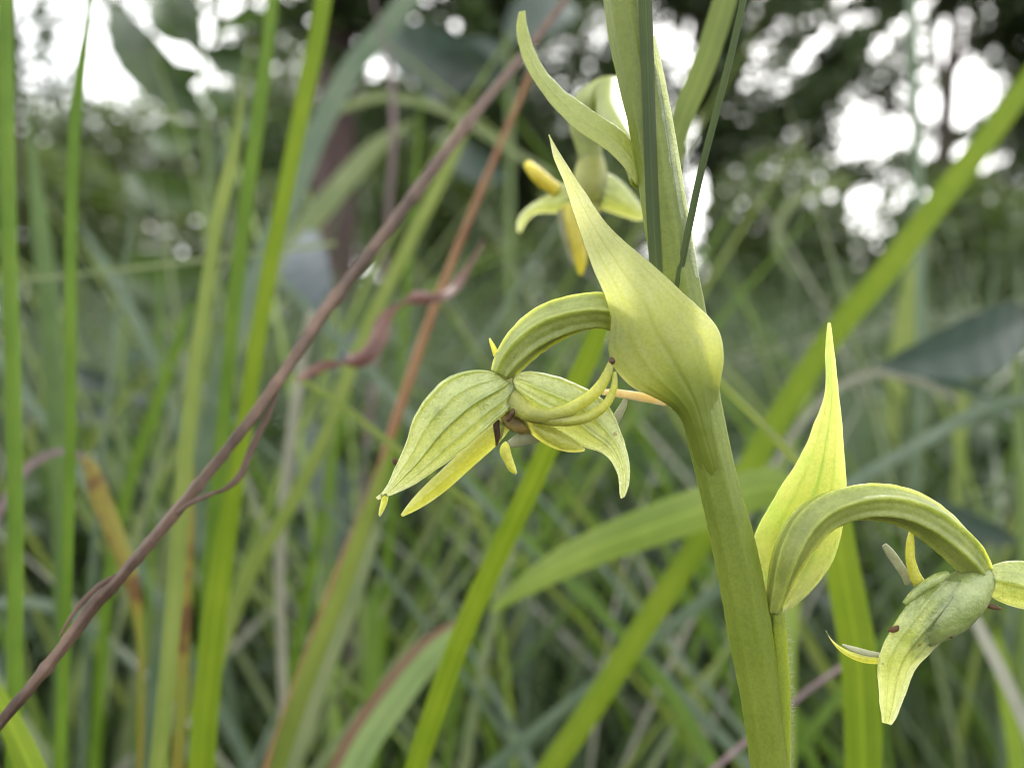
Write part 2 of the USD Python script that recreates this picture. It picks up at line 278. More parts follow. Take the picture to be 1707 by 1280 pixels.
leaf_mat('canopy_green', [(0.0, (0.075, 0.12, 0.045)), (0.5, (0.14, 0.20, 0.065)), (1.0, (0.27, 0.30, 0.10))], (1.2, 1.2, 0.7), tf=0.4, island=True, streak=False, scale=2, rough=0.35)
leaf_mat('bush_green', [(0.0, (0.10, 0.15, 0.045)), (0.5, (0.19, 0.25, 0.065)), (0.85, (0.32, 0.37, 0.12)), (1.0, (0.48, 0.46, 0.14))], (1.2, 1.2, 0.7), tf=0.4, island=True, streak=False, scale=2, rough=0.22, gloss=0.7)
leaf_mat('litter', [(0.0, (0.05, 0.032, 0.022)), (0.5, (0.10, 0.065, 0.045)), (0.85, (0.17, 0.12, 0.085)), (1.0, (0.30, 0.25, 0.2))], tf=0.1, island=True, streak=False, scale=40, rough=0.7)
bark_mat('trunk_bark', two((0.035, 0.02, 0.018), (0.09, 0.055, 0.05)), scale=14, dist=0.01)
bark_mat('limb_bark', two((0.05, 0.04, 0.03), (0.12, 0.09, 0.075)), scale=20, dist=0.006)
bark_mat('twig_bark', two((0.045, 0.026, 0.017), (0.16, 0.10, 0.07)), scale=420, dist=0.0004, rough=0.6, stretch=(0.3, 0.3, 0.12))
bark_mat('orange_stalk', two((0.20, 0.09, 0.035), (0.29, 0.15, 0.06)), scale=120, dist=0.0002, rough=0.6)
bark_mat('purple_stalk', two((0.12, 0.08, 0.085), (0.22, 0.16, 0.16)), scale=150, dist=0.0002, rough=0.6)
bark_mat('green_stalk', two((0.10, 0.16, 0.04), (0.16, 0.23, 0.06)), scale=100, dist=0.0002, rough=0.5)
bark_mat('soil', two((0.022, 0.015, 0.011), (0.06, 0.042, 0.03)), scale=30, dist=0.01, rough=0.95, stretch=(1, 1, 1))

# ------------------------------------------------------------------ ground
def build_ground():
    x = np.r_[-60, -30, -15, np.linspace(-8, 8, 90), 15, 30, 60]; y = np.r_[-40, -15, -5, np.linspace(-2, 10, 100), 16, 30, 60, 90]
    X, Y = np.meshgrid(x, y, indexing='ij')
    near = np.clip((np.hypot(X, Y) - 0.3) / 1.0, 0, 1)
    Z = (meshkit.fbm(np.stack([X * 1.6, Y * 1.6, X * 0], -1), 4, 3) - 0.5) * 0.10 * near - 0.004
    n, m = X.shape; i = np.arange(n - 1)[:, None] * m; j = np.arange(m - 1)[None]
    a, b, c, d = i + j, i + m + j, i + m + j + 1, i + j + 1
    f = np.concatenate([np.stack([a, b, c], -1).reshape(-1, 3), np.stack([a, c, d], -1).reshape(-1, 3)])
    single('ground', (np.stack([X, Y, Z], -1).reshape(-1, 3), f), 'soil', (0, 0, 0), kind='structure')
build_ground()

# ------------------------------------------------------------------ leaves in bulk
def leaves(c, size, aspect=0.5, up=0.3, seed=1, fold=0.25, droop=0.0):
    """Many leaf blades (4 triangles each, creased along the midrib) at the points c."""
    r = np.random.default_rng(seed); n = len(c)
    a = r.normal(size=(n, 3)); a[:, 2] = a[:, 2] * 0.55 - droop; a /= np.linalg.norm(a, axis=1, keepdims=True)
    b = r.normal(size=(n, 3)); b[:, 2] += up * 3; b -= a * (a * b).sum(1, keepdims=True); b /= np.linalg.norm(b, axis=1, keepdims=True)
    s = np.cross(a, b); L = (np.broadcast_to(size, n) * r.uniform(0.65, 1.3, n))[:, None]; W = L * aspect * r.uniform(0.8, 1.2, (n, 1))
    base, tip = c - a * L / 2, c + a * L / 2 - b * L * 0.08
    k1, k2 = c - a * L * 0.14 - s * W / 2 + b * W * fold, c - a * L * 0.14 + s * W / 2 + b * W * fold
    k3, k4 = c + a * L * 0.2 - s * W * 0.38 + b * W * fold * 0.7, c + a * L * 0.2 + s * W * 0.38 + b * W * fold * 0.7
    mid = c + a * L * 0.03
    v = np.stack([base, k1, k3, tip, k4, k2, mid], 1).reshape(-1, 3)
    f = np.array([[0, 6, 1], [1, 6, 2], [2, 6, 3], [3, 6, 4], [4, 6, 5], [5, 6, 0]])
    return v, (np.arange(n)[:, None, None] * 7 + f[None]).reshape(-1, 3)
def limb(p, q, r0, r1, seed, k=8, bend=0.12, n=12):
    r = np.random.default_rng(seed); t = np.linspace(0, 1, n)[:, None]
    L = np.linalg.norm(np.subtract(q, p)); o = np.sin(np.pi * t) * r.normal(size=3) * bend * L * 0.5 + np.sin(2 * np.pi * t) * r.normal(size=3) * bend * L * 0.25
    pts = np.asarray(p) * (1 - t) + np.asarray(q) * t + o
    return pts, tube(pts, r0 + (r1 - r0) * t[:, 0], k=k, rough=r0 * 0.12, seed=seed)
def px_gap(px, py, rx, ry, d):
    """A hole in a crown, at the place where the sky shows through it."""
    return P(px, py, d), np.array([rx / F * d, 1.6, ry / F * d])
def crown_points(n, blobs, gaps, seed, clump=1.0, keep=0.5):
    """Leaf points in ellipsoids (centre, radii), thinned by clumps and by the gaps."""
    r = np.random.default_rng(seed); w = np.array([np.prod(b[1]) ** 0.67 for b in blobs]); out = []
    for (c, rad), k in zip(blobs, np.maximum(1, (n * w / w.sum()).astype(int))):
        u = r.normal(size=(k, 3)); u /= np.linalg.norm(u, axis=1, keepdims=True)
        out.append(np.asarray(c) + u * (r.uniform(0.0, 1, (k, 1)) ** 0.40) * np.asarray(rad))
    p = np.vstack(out)
    p = p[meshkit.fbm(p / clump, 3, seed) + r.uniform(-0.16, 0.16, len(p)) > keep]
    for c, rad in gaps:
        q = (p - c) / rad
        edge = 0.75 + 0.5 * meshkit.fbm(p * 4.0, 2, seed + 3)
        p = p[(q * q).sum(1) > edge ** 2]
    return p[p[:, 2] > 0.05]

# ------------------------------------------------------------------ trees and bushes
def tree(name, label, cat, base, height, blobs, n, leaf, mat, seed, trunk_r=0.09, gaps=(), clump=0.6, keep=0.42, bark='limb_bark', lean=(0, 0), limbs=7, group=None, trunk_to=None):
    base = np.asarray(base, float)
    t = Thing(name, base, label, cat, group)
    top = base + np.array([lean[0], lean[1], height])
    pts, m = limb(base - [0, 0, 0.06], top, trunk_r, trunk_r * 0.25, seed, k=14, bend=0.05, n=26)
    tr = t.part('trunk', m, bark)
    r = np.random.default_rng(seed)
    for c, rad in blobs[:limbs]:
        i = int(r.uniform(0.3, 0.9) * len(pts))
        e = np.asarray(c) + r.normal(size=3) * np.asarray(rad) * 0.25
        _, lm = limb(pts[i], e, trunk_r * 0.4, trunk_r * 0.1, seed + i, bend=0.18)
        t.part('limb', lm, bark)
    t.part('crown', leaves(crown_points(n, blobs, gaps, seed, clump, keep), leaf, seed=seed, aspect=0.48), mat, smooth=False)
    return t
def blob(px, py, rx, ry, d, ry_m): return P(px, py, d), np.array([rx / F * d, ry_m, ry / F * d])

# where the sky shows through the crowns: a few wide openings and many pinholes
rg = np.random.default_rng(77)
def pinholes(n, x0, x1, y0, y1, lo, hi, d): return [px_gap(rg.uniform(x0, x1), y0 + (y1 - y0) * rg.uniform() ** 1.25, *(rg.uniform(lo, hi, 2)), d) for _ in range(n)]
GAPS_R = [px_gap(x, y, a * 0.93, b * 0.93, 7.2) for x, y, a, b in [(1410, 195, 46, 46), (1475, 205, 66, 62), (1580, 185, 62, 90), (1660, 110, 125, 88), (1600, 60, 74, 54), (1475, 105, 24, 40),
          (1240, 120, 40, 34), (1300, 105, 22, 34), (1335, 150, 22, 34), (1090, 60, 48, 80), (1120, 120, 30, 60), (1000, 60, 30, 62), (905, 20, 44, 26), (1690, 230, 44, 56), (1480, 60, 24, 24)]]
GAPS_R += pinholes(130, 850, 1420, 0, 290, 12, 19, 7.2) + pinholes(110, 850, 1450, 0, 330, 8, 12, 7.2) + pinholes(60, 1380, 1720, 0, 420, 12, 20, 7.2) + pinholes(90, 1380, 1740, -60, 160, 9, 15, 7.4) + pinholes(60, 850, 1700, -300, 0, 12, 26, 7.2)
GAPS_C = [px_gap(620, 75, 30, 30, 2.6), px_gap(605, 125, 26, 30, 2.6), px_gap(745, 12, 60, 30, 2.6), px_gap(670, 45, 30, 26, 2.6), px_gap(845, 50, 26, 34, 2.6), px_gap(770, 90, 22, 20, 2.6), px_gap(700, 120, 20, 16, 2.6), px_gap(790, 122, 20, 16, 2.6)] + pinholes(14, 560, 860, -10, 160, 11, 18, 2.6)
g = P(30, 640, 3.2); g[2] = 0
tree('young_tree', 'slim young tree with sparse leaves hanging before the white sky at the upper left', 'tree', g, 2.4,
     [blob(30, 90, 130, 120, 3.2, 0.4), blob(430, 60, 70, 120, 3.3, 0.3), blob(200, -60, 200, 100, 3.3, 0.4), blob(-100, 60, 130, 160, 3.2, 0.4)],
     2000, 0.08, 'canopy_green', 31, trunk_r=0.025, clump=0.25, keep=0.50, limbs=4)
# dark-stemmed tree left of centre: trunk shows between the blades
g = P(560, 640, 2.6); g[2] = 0
tree('broadleaf_tree', 'tree with dark purplish trunk behind the bright blades left of centre', 'tree', g, 4.2,
     [blob(700, 20, 220, 130, 2.6, 0.5), blob(520, -60, 130, 110, 2.7, 0.5), blob(850, -40, 160, 110, 2.7, 0.5), (P(620, -500, 2.7), np.array([1.0, 0.8, 0.7])), (P(900, -900, 2.9), np.array([1.1, 0.9, 0.8]))],
     9000, 0.10, 'canopy_green', 11, trunk_r=0.085, bark='trunk_bark', clump=0.35, keep=0.36,
     gaps=GAPS_C)
# lacy trees on the right, sky sparkling through
g = P(1180, 640, 7.0); g[2] = 0
tree('lacy_tree', 'tall lacy tree behind the upright orchid stem with sky sparkling through small leaves', 'tree', g, 5.6,
     [blob(980, 110, 230, 190, 7, 0.7), blob(1230, 130, 220, 170, 7, 0.7), blob(1100, -120, 330, 200, 7.2, 0.9), blob(1330, -260, 330, 200, 7.4, 1.0), blob(1000, -400, 300, 220, 7.4, 1.0)],
     100000, 0.105, 'canopy_green', 21, trunk_r=0.12, gaps=GAPS_R, clump=0.4, keep=0.14)
g = P(1590, 640, 7.6); g[2] = 0
tree('lacy_tree', 'tall open tree at the right edge with large white sky holes in its crown', 'tree', g, 5.4,
     [blob(1450, 130, 210, 190, 7.4, 0.7), blob(1680, 150, 220, 210, 7.4, 0.7), blob(1850, 60, 260, 240, 7.6, 0.8), blob(1560, -190, 330, 210, 7.4, 0.9), blob(1800, -330, 330, 230, 7.6, 1.0)],
     100000, 0.105, 'canopy_green', 22, trunk_r=0.12, gaps=GAPS_R, clump=0.4, keep=0.14)
g = P(760, 640, 8.5); g[2] = 0
tree('leafy_tree', 'dense dark tree far behind the brown twig in the middle', 'tree', g, 2.6,
     [blob(600, 300, 230, 120, 8.5, 0.8), blob(830, 300, 230, 130, 8.5, 0.8), blob(720, 240, 200, 110, 8.6, 0.9), blob(960, 330, 200, 100, 8.6, 0.9)],
     45000, 0.10, 'canopy_green', 23, trunk_r=0.13, clump=0.7, keep=0.36)
g = P(190, 640, 9.0); g[2] = 0
tree('leafy_tree', 'low rounded tree below the white sky at the upper left', 'tree', g, 3.2,
     [blob(60, 300, 240, 150, 9, 0.8), blob(300, 300, 250, 150, 9, 0.8), blob(480, 230, 160, 170, 9, 0.8), blob(-160, 220, 220, 200, 9, 0.8)],
     36000, 0.10, 'bush_green', 24, trunk_r=0.1, clump=0.7, keep=0.36)
for i, (px, d, wpx, top, lab) in enumerate([
        (90, 4.2, 330, 255, 'bush behind the two tall pale blades at the left edge'), (420, 4.6, 300, 300, 'bush behind the cluster of bright upright blades'),
        (720, 3.6, 280, 230, 'dark bush behind the middle of the brown twig'), (1000, 5.2, 300, 270, 'bush behind the blurred rear flower'),
        (1290, 4.4, 280, 255, 'bush to the right of the upright orchid stem'), (1560, 3.8, 300, 300, 'bush behind the tall slanting blade on the right'), (1800, 4.8, 300, 275, 'bush at the far right edge behind the glaucous leaf')]):
    b = P(px, 640, d); b[2] = 0; h = CAM_Z + (640 - top) / F * d; w = wpx / F * d * 0.55
    bl = [(b + np.array([-w * 0.45, 0, h * 0.35]), np.array([w * 0.75, 0.5, h * 0.38])), (b + np.array([w * 0.45, 0.1, h * 0.4]), np.array([w * 0.75, 0.5, h * 0.42])), (b + np.array([0, 0, h * 0.7]), np.array([w * 0.8, 0.5, h * 0.32]))]
    tree('bush', lab, 'bush', b, h * 0.7, bl, 6500, 0.085, 'bush_green', 40 + i, trunk_r=0.03, clump=0.35, keep=0.36, limbs=3)

# ------------------------------------------------------------------ meadow, undergrowth, litter
def soft_blades(n, dmin, dmax, hmin, hmax, wmin, wmax, seed, spread=0.75, seg=7, bias=1.0):
    r = np.random.default_rng(seed)
    d = dmin + (dmax - dmin) * r.uniform(0, 1, n) ** bias
    x = r.uniform(-spread, spread, n) * d
    h = r.uniform(hmin, hmax, n); lean = r.normal(size=(n, 2)) * 0.30; lean[:, 1] = np.abs(lean[:, 1]); w = r.uniform(wmin, wmax, n); curl = r.uniform(0.2, 1.3, n)
    t = np.linspace(0, 1, seg)[None, :, None]
    dirn = np.concatenate([lean, np.ones((n, 1))], 1); dirn /= np.linalg.norm(dirn, axis=1, keepdims=True)
    side = np.stack([np.cos(r.uniform(0, 6.28, n)), np.sin(r.uniform(0, 6.28, n)), np.zeros(n)], 1)
    hd = lean / (np.linalg.norm(lean, axis=1, keepdims=True) + 1e-9)
    p = np.stack([x, d, np.full(n, -0.02)], 1)[:, None] + dirn[:, None] * t * h[:, None, None]
    p = p + np.concatenate([hd, np.full((n, 1), -0.55)], 1)[:, None] * (t ** 2.4) * (curl * h * 0.42)[:, None, None]
    ww = (w[:, None, None] / 2) * np.sqrt(np.clip(1 - t ** 2.2, 0, 1)) * (0.75 + 0.5 * t) + 0.0002
    a, b = p - side[:, None] * ww, p + side[:, None] * ww
    v = np.stack([a, b], 2).reshape(-1, 3)
    k = np.arange(seg - 1)[:, None] * 2; f = np.concatenate([k + [[0, 1, 3]], k + [[0, 3, 2]]])
    return v, (np.arange(n)[:, None, None] * seg * 2 + f[None]).reshape(-1, 3)
single('meadow_grass', join([soft_blades(4600, 0.5, 1.6, 0.22, 0.54, 0.0016, 0.0042, 3), soft_blades(4200, 1.2, 4.5, 0.25, 0.66, 0.003, 0.008, 4), soft_blades(2400, 0.34, 0.8, 0.10, 0.30, 0.0012, 0.003, 5)]),
       'meadow', (0, 0, 0), 'tangle of blurred green grass filling the meadow behind the orchid', 'grass', kind='stuff', smooth=True)
r_ = np.random.default_rng(9)
n_ = 14000; d_ = 0.45 + 3.4 * r_.uniform(0, 1, n_) ** 1.3
c_ = np.stack([r_.uniform(-0.75, 0.75, n_) * d_, d_, 0.02 + r_.uniform(0, 1, n_) ** 1.3 * np.clip(0.10 + 0.13 * d_, 0, 0.5)], 1)
c_ = c_[meshkit.fbm(c_ * np.array([3.0, 3.0, 2.0]), 3, 5) > 0.47]
single('undergrowth', leaves(c_, 0.05, seed=12, aspect=0.55), 'undergrowth', (0, 0, 0), 'small leafy undergrowth among the grass stems', 'undergrowth', kind='stuff', smooth=False)
n_ = 2600; d_ = 0.25 + 2.4 * r_.uniform(0, 1, n_) ** 1.2
c_ = np.stack([r_.uniform(-0.8, 0.8, n_) * d_, d_, 0.004 + r_.uniform(0, 0.02, n_)], 1)
single('leaf_litter', leaves(c_, 0.04, seed=13, up=1.2, aspect=0.4), 'litter', (0, 0, 0), 'brown dead leaves littering the dark ground', 'leaf litter', kind='stuff', smooth=False)

# ------------------------------------------------------------------ the blades that can be told apart, nearest ones first
def blade(pts, d, mat, label, w=None, roll=0.2, vee=0.14, ground=True, name='grass_leaf', cat='grass blade', taper=0, n=44, group=None, round_=False):
    """pts: (px, py, width px) from the free end down; d: depth at both ends."""
    p = np.array([q if len(q) == 3 else (*q, w) for q in pts], float)
    q = spline(p, n, power=2)
    dd = np.linspace(d[0], d[1], n)
    xyz = Pn(q[:, 0], q[:, 1], dd); ww = 0.80 * q[:, 2] / F * dd
    if taper:
        k = int(n * taper); ww[:k] *= np.linspace(0.12, 1, k) ** 0.8
    if ground:
        g2 = to_ground(xyz)
        if len(g2) > n:
            ww = np.r_[ww, ww[-1] * np.array([0.95, 0.85, 0.6])]; xyz = g2
            s = np.r_[0, np.cumsum(np.linalg.norm(np.diff(xyz, axis=0), axis=1))]
            k = np.linspace(0, s[-1], n + 16); xyz = PchipInterpolator(s, xyz)(k); ww = np.interp(k, s, ww)
    base = xyz[-1]
    if round_:
        return single(name, tube(xyz, ww / 2, k=10, rough=0.0001), mat, base, label, cat, group)
    m, uv = blade_mesh(xyz, ww, roll, vee)
    return single(name, m, mat, base, label, cat, group, uv=uv)

blade([(8, -60), (10, 150), (15, 400), (22, 650), (26, 900), (22, 1280)], (.17, .15), 'fresh_blade', 'upright green blade at the left edge of the picture', w=30)
blade([(152, -40, 8), (146, 40, 10), (134, 120, 19), (122, 260, 23), (118, 450, 24), (118, 700, 22), (112, 950, 22), (100, 1280, 22)], (.16, .15), 'fresh_blade', 'second tall blade from the left edge with a thin tip against the sky')
blade([(45, 180, 14), (62, 330, 30), (78, 480, 38), (96, 720, 40), (104, 950, 34), (100, 1280, 30)], (.26, .24), 'green_blade', 'wide dark green blade between the two tall blades at the left', taper=.2)
blade([(408, 150, 12), (398, 210, 22), (382, 290, 26), (360, 380, 26), (345, 480, 28), (325, 620, 30), (306, 800, 32), (295, 950, 34), (280, 1120, 34), (262, 1290, 34)], (.18, .155), 'lime_blade', 'pale lime blade with its tip just below the white sky patch', taper=.12)
blade([(462, -60, 22), (448, 60, 26), (430, 200, 30), (412, 330, 30), (396, 460, 30), (382, 600, 28), (368, 760, 30), (352, 950, 34), (338, 1290, 38)], (.20, .17), 'fresh_blade', 'green blade leaning right beside the pale lime blade')
blade([(548, -60, 34), (530, 60, 36), (500, 200, 36), (472, 340, 34), (446, 470, 34), (425, 600, 34), (400, 760, 36), (374, 920, 44), (352, 1100, 52), (336, 1290, 56)], (.19, .165), 'bright_blade', 'broad bright blade left of the dark tree trunk', roll=.3)
blade([(320, 730, 14), (314, 800, 26), (312, 900, 28), (308, 1000, 28), (304, 1120, 26), (296, 1290, 26)], (.19, .175), 'yellow_blade', 'withered yellow blade with brown patches between green stalks', taper=.15)
blade([(-20, 900, 12), (20, 815, 18), (60, 768, 18), (105, 752, 14), (140, 762, 12)], (.19, .2), 'purple_leaf', 'purple grey dead tip of a leaf curling down at the left edge', ground=False, name='withered_leaf', cat='leaf')
blade([(138, 761, 10), (152, 780, 30), (168, 830, 38), (192, 890, 36), (215, 950, 30), (230, 1020, 20), (236, 1110, 12), (232, 1290, 12)], (.2, .2), 'yellow_blade', 'yellowing leaf bent over at the left below the purple grey tip', name='withered_leaf', cat='leaf')
blade([(-30, 1008), (50, 1003), (110, 1022), (170, 1062), (230, 1112), (270, 1170)], (.3, .3), 'bluish_blade', 'pale bluish blade arching across the lower left corner', w=22)
blade([(-30, 1110, 20), (0, 1170, 36), (30, 1230, 46), (60, 1300, 54)], (.14, .14), 'bright_blade', 'bright yellow green blade in the bottom left corner')
blade([(720, -60), (650, 40), (590, 110), (540, 200), (490, 320), (440, 430), (390, 560)], (.36, .3), 'bluish_blade', 'wide dull green blade slanting behind the broad bright blade', w=46)
blade([(700, 195, 12), (640, 235, 40), (560, 320, 46), (480, 420, 46), (400, 560, 40), (330, 720, 36)], (.45, .38), 'pale_blade', 'broad pale blade slanting below the dark trunk', taper=.2)
blade([(-20, 472), (150, 455), (300, 438), (420, 424), (560, 405)], (.24, .26), 'pale_blade', 'thin pale blade lying nearly level across the left blades', w=9, ground=False)
blade([(130, 370), (180, 450), (218, 515), (260, 610), (300, 720), (330, 860)], (.36, .34), 'bluish_blade', 'pale bluish blade slanting right behind the left blades', w=20, taper=.2)
blade([(318, 500), (290, 590), (260, 680), (230, 760), (205, 850), (180, 980)], (.3, .28), 'fresh_blade', 'green blade slanting left behind the pale lime blade', w=24, taper=.2)
blade([(520, 520, 18), (505, 590, 21), (490, 700, 22), (474, 830, 22), (466, 960, 21), (470, 1100, 20), (478, 1290, 20)], (.26, .24), 'white_blade', 'whitish dry stem behind the middle of the brown twig', name='dry_grass', cat='grass stem', round_=True)
blade([(800, 170, 14), (770, 230, 24), (735, 300, 28), (690, 390, 28), (640, 490, 28), (590, 600, 28), (545, 720, 28), (480, 850, 30), (420, 950, 30), (380, 1050, 28), (340, 1200, 26)], (.28, .22), 'lime_blade', 'yellow green blade crossing behind the middle of the brown twig', taper=.12)
blade([(490, 628), (540, 655), (590, 690), (650, 738), (720, 790), (800, 850)], (.18, .19), 'lime_blade', 'thin yellow green blade slanting down to the left sepal tips', w=13, ground=False)
blade([(470, 470), (520, 520), (600, 600), (680, 690), (740, 760), (830, 860), (960, 980), (1060, 1080)], (.3, .26), 'bluish_blade', 'pale bluish blade slanting right behind the front flower', w=22)
blade([(890, 110, 9), (850, 205, 12), (805, 310, 14), (762, 415, 15), (725, 510, 18), (690, 610, 20), (660, 700, 20), (632, 790, 18), (585, 900, 14), (530, 1040, 12), (485, 1160, 12), (440, 1290, 12)], (.22, .19), 'orange_stalk', 'orange brown grass stalk behind the left sepal', name='grass_stalk', cat='grass stalk', round_=True)
blade([(655, 730, 16), (635, 800, 28), (605, 880, 34), (570, 980, 36), (530, 1080, 38), (490, 1190, 38), (455, 1300, 38)], (.2, .19), 'lime_blade', 'yellowish blade beside the orange brown stalk', taper=.15)
blade([(640, 850, 14), (618, 910, 26), (590, 1000, 28), (550, 1100, 30), (505, 1230, 30), (480, 1300, 30)], (.22, .2), 'pale_blade', 'pale green blade right of the yellowish blade below the sepal tips', taper=.15)
blade([(625, 960, 20), (622, 1060, 30), (618, 1170, 32), (612, 1300, 32)], (.26, .24), 'fresh_blade', 'short upright green blade at the bottom between two slanting ones', taper=.2)
blade([(1060, 430, 30), (1010, 530, 42), (970, 620, 45), (930, 710, 46), (890, 800, 46), (842, 900, 46), (800, 990, 46), (762, 1080, 46), (730, 1170, 46), (690, 1290, 46)], (.165, .155), 'bright_blade', 'bright yellow green blade passing straight behind the front flower', roll=.25)
blade([(1740, 100, 44), (1640, 240, 50), (1560, 345, 52), (1480, 450, 52), (1400, 545, 52), (1310, 680, 52), (1240, 795, 52), (1160, 915, 52), (1090, 1020, 52), (1020, 1130, 52), (950, 1235, 52), (905, 1300, 52)], (.27, .20), 'bright_blade', 'very long bright blade slanting from the right edge down behind the stem', roll=.35)
blade([(818, 1018, 10), (868, 982, 40), (935, 940, 62), (1000, 910, 74), (1100, 872, 86), (1200, 838, 88), (1285, 812, 84), (1330, 850, 64), (1322, 960, 40), (1312, 1100, 36), (1310, 1290, 36)], (.21, .2), 'soft_blade', 'broad pale blade curving from behind the stem with its tip at the bright blade', roll=-.2)
blade([(775, 1036, 10), (752, 1054, 44), (712, 1090, 64), (655, 1160, 74), (600, 1240, 76), (570, 1300, 76)], (.22, .2), 'red_edged_blade', 'broad blade with a reddish upper edge at the bottom left of the bright blade', roll=-.2)
blade([(780, 790, 12), (870, 888, 16), (960, 980, 18), (1050, 1070, 20), (1125, 1165, 28), (1195, 1290, 34)], (.27, .22), 'fresh_blade', 'narrow blade crossing the two bright blades towards the stem base')
blade([(1180, 1010), (1100, 1060), (1003, 1136), (900, 1220), (830, 1300)], (.36, .33), 'bluish_blade', 'dull blue green blade low between the two bright blades', w=18)
blade([(1010, 930), (950, 1010), (880, 1090), (800, 1180), (735, 1280)], (.38, .34), 'green_blade', 'narrow green blade low in the middle behind the bright blade', w=16, taper=.2)
blade([(1392, 800, 40), (1398, 900, 62), (1415, 1000, 70), (1432, 1100, 72), (1440, 1290, 72)], (.165, .155), 'bright_blade', 'wide upright bright blade between the second bract and its flower', roll=.1, taper=.12)
blade([(1225, -60, 50), (1200, 30, 50), (1172, 115, 50), (1142, 185, 48), (1120, 270, 44), (1122, 380, 40), (1140, 560, 36), (1178, 760, 34), (1225, 1000, 34), (1275, 1290, 34)], (.135, .13), 'olive_blade', 'olive blade leaning between the orchid stem and the thin dark stalk', roll=.2, ground=True)
blade([(1330, 460, 8), (1295, 400, 14), (1312, 345, 16), (1350, 322, 16), (1420, 300, 14)][::-1], (.62, .6), 'pale_blade', 'pale dead blade arching right of the upper stem', ground=False, name='dead_grass_leaf')
blade([(1600, 668, 10), (1560, 648, 14), (1510, 628, 17), (1460, 622, 17), (1400, 645, 16), (1350, 690, 14), (1300, 760, 12)], (.3, .3), 'white_blade', 'pale silvery blade arching behind the second bract', name='dead_grass_leaf')
blade([(1760, 662, 14), (1700, 668, 24), (1640, 682, 27), (1580, 712, 27), (1520, 748, 28), (1430, 800, 28), (1330, 880, 26)], (.28, .24), 'bluish_blade', 'blue green blade arching from the right edge to the second bract')
blade([(1520, -40), (1522, 100), (1528, 250), (1534, 400), (1536, 600)], (.45, .42), 'bluish_blade', 'upright dull blade in front of the right sky holes', w=20)
blade([(1545, 390, 26), (1528, 450, 40), (1510, 540, 44), (1490, 660, 44), (1470, 800, 40)], (.55, .5), 'lime_blade', 'blurred lime blade between the slanting blade and the glaucous leaf', taper=.2)
blade([(1606, 560), (1606, 640), (1602, 720), (1596, 860), (1590, 1000)], (.5, .46), 'lime_blade', 'pale lime blade upright under the glaucous leaf', w=22, taper=.2)
blade([(1535, 620), (1532, 690), (1528, 780), (1520, 900)], (.5, .48), 'lime_blade', 'second pale lime blade left of the one under the glaucous leaf', w=22, taper=.2)
blade([(1610, 1000, 16), (1640, 1060, 24), (1680, 1140, 26), (1725, 1240, 26)], (.22, .2), 'white_blade', 'pale whitish blade slanting out of the lower right corner', name='dead_grass_leaf')
blade([(1660, 1040, 18), (1672, 1120, 32), (1690, 1220, 34), (1700, 1300, 34)], (.25, .22), 'bright_blade', 'bright upright blade in the lower right corner', taper=.2)
blade([(1170, 600, 18), (1205, 640, 21), (1262, 698, 22), (1330, 768, 22), (1420, 850, 20)], (.125, .135), 'lime_blade', 'short yellow green blade slanting right from behind the stem', ground=False, roll=.5)
blade([(1445, 1072, 8), (1410, 1105, 11), (1350, 1148, 12), (1260, 1222, 12), (1180, 1290, 12)], (.2, .18), 'purple_stalk', 'thin purple grey twig low behind the stem base', name='thin_twig', cat='twig', round_=True)
blade([(500, 240, 14), (525, 205, 17), (570, 180, 18), (640, 162, 18), (700, 170, 18), (770, 200, 17), (850, 250, 15), (920, 290, 12)], (.4, .4), 'pale_blade', 'pale blade arching in front of the dark trunk', ground=False)
blade([(612, -30, 4), (640, 70, 6), (654, 140, 12), (656, 220, 14), (650, 330, 13), (640, 460, 12)], (.32, .34), 'purple_stalk', 'thin purplish stalk hanging straight above the brown twig', name='grass_stalk', cat='grass stalk', round_=True)
blade([(1075, 590, 8), (1040, 650, 12), (1060, 658, 16), (1110, 668, 18), (1180, 690, 16)], (.11, .115), 'orange_stalk', 'orange tinged dry stalk peeping out under the large bract', ground=False, name='dry_stalk', cat='grass stalk', round_=True) if False else None
# the thin dark stalk and the dark blade that stand in front of the orchid's stem
blade([(1248, -40, 15), (1222, 80, 15), (1194, 190, 15), (1166, 300, 15), (1146, 395, 15), (1131, 470, 14), (1120, 540, 13)], (.0935, .0955), 'dark_blade', 'thin dark green stalk slanting down to the top of the large bract', name='grass_stalk', cat='grass stalk', vee=.5, ground=False)
blade([(1074, -60, 30), (1080, 100, 29), (1084, 220, 28), (1088, 330, 28), (1094, 440, 28), (1098, 520, 26)], (.0955, .0955), 'dark_blade', 'dark green folded blade lying against the orchid stem above the large bract', vee=.3, roll=.3, ground=False)

# brown twig from the lower left corner to the top
tw = Thing('brown_twig', P(-40, 1252, .105), 'long dark brown twig slanting from the lower left corner to the top', 'twig')
q = spline([(-60, 1275, 22, .104), (0, 1205, 23, .105), (100, 1085, 24, .108), (160, 1005, 27, .11), (200, 962, 24, .111), (300, 845, 25, .116), (400, 722, 25, .122), (470, 626, 24, .127), (540, 522, 25, .134), (620, 418, 24, .142), (700, 312, 24, .15), (790, 192, 22, .16), (870, 95, 20, .17), (950, -10, 18, .18)], 260, power=2)
stemline = Pn(q[:, 0], q[:, 1], q[:, 3])
tw.part('twig_stem', tube(stemline, 0.76 * q[:, 2] / 2 / F * q[:, 3] * (1 + 0.30 * sum(np.exp(-((np.linspace(0, 1, 260) - c) / 0.007) ** 2) for c in (0.13, 0.37, 0.61, 0.83)) + 0.18 * (meshkit.fbm(np.stack([np.linspace(0, 22, 260)] * 3, -1), 3, 4) - 0.5)), k=26, rough=0.00022, ribs=4, amp=0.22, twist=12), 'twig_bark')
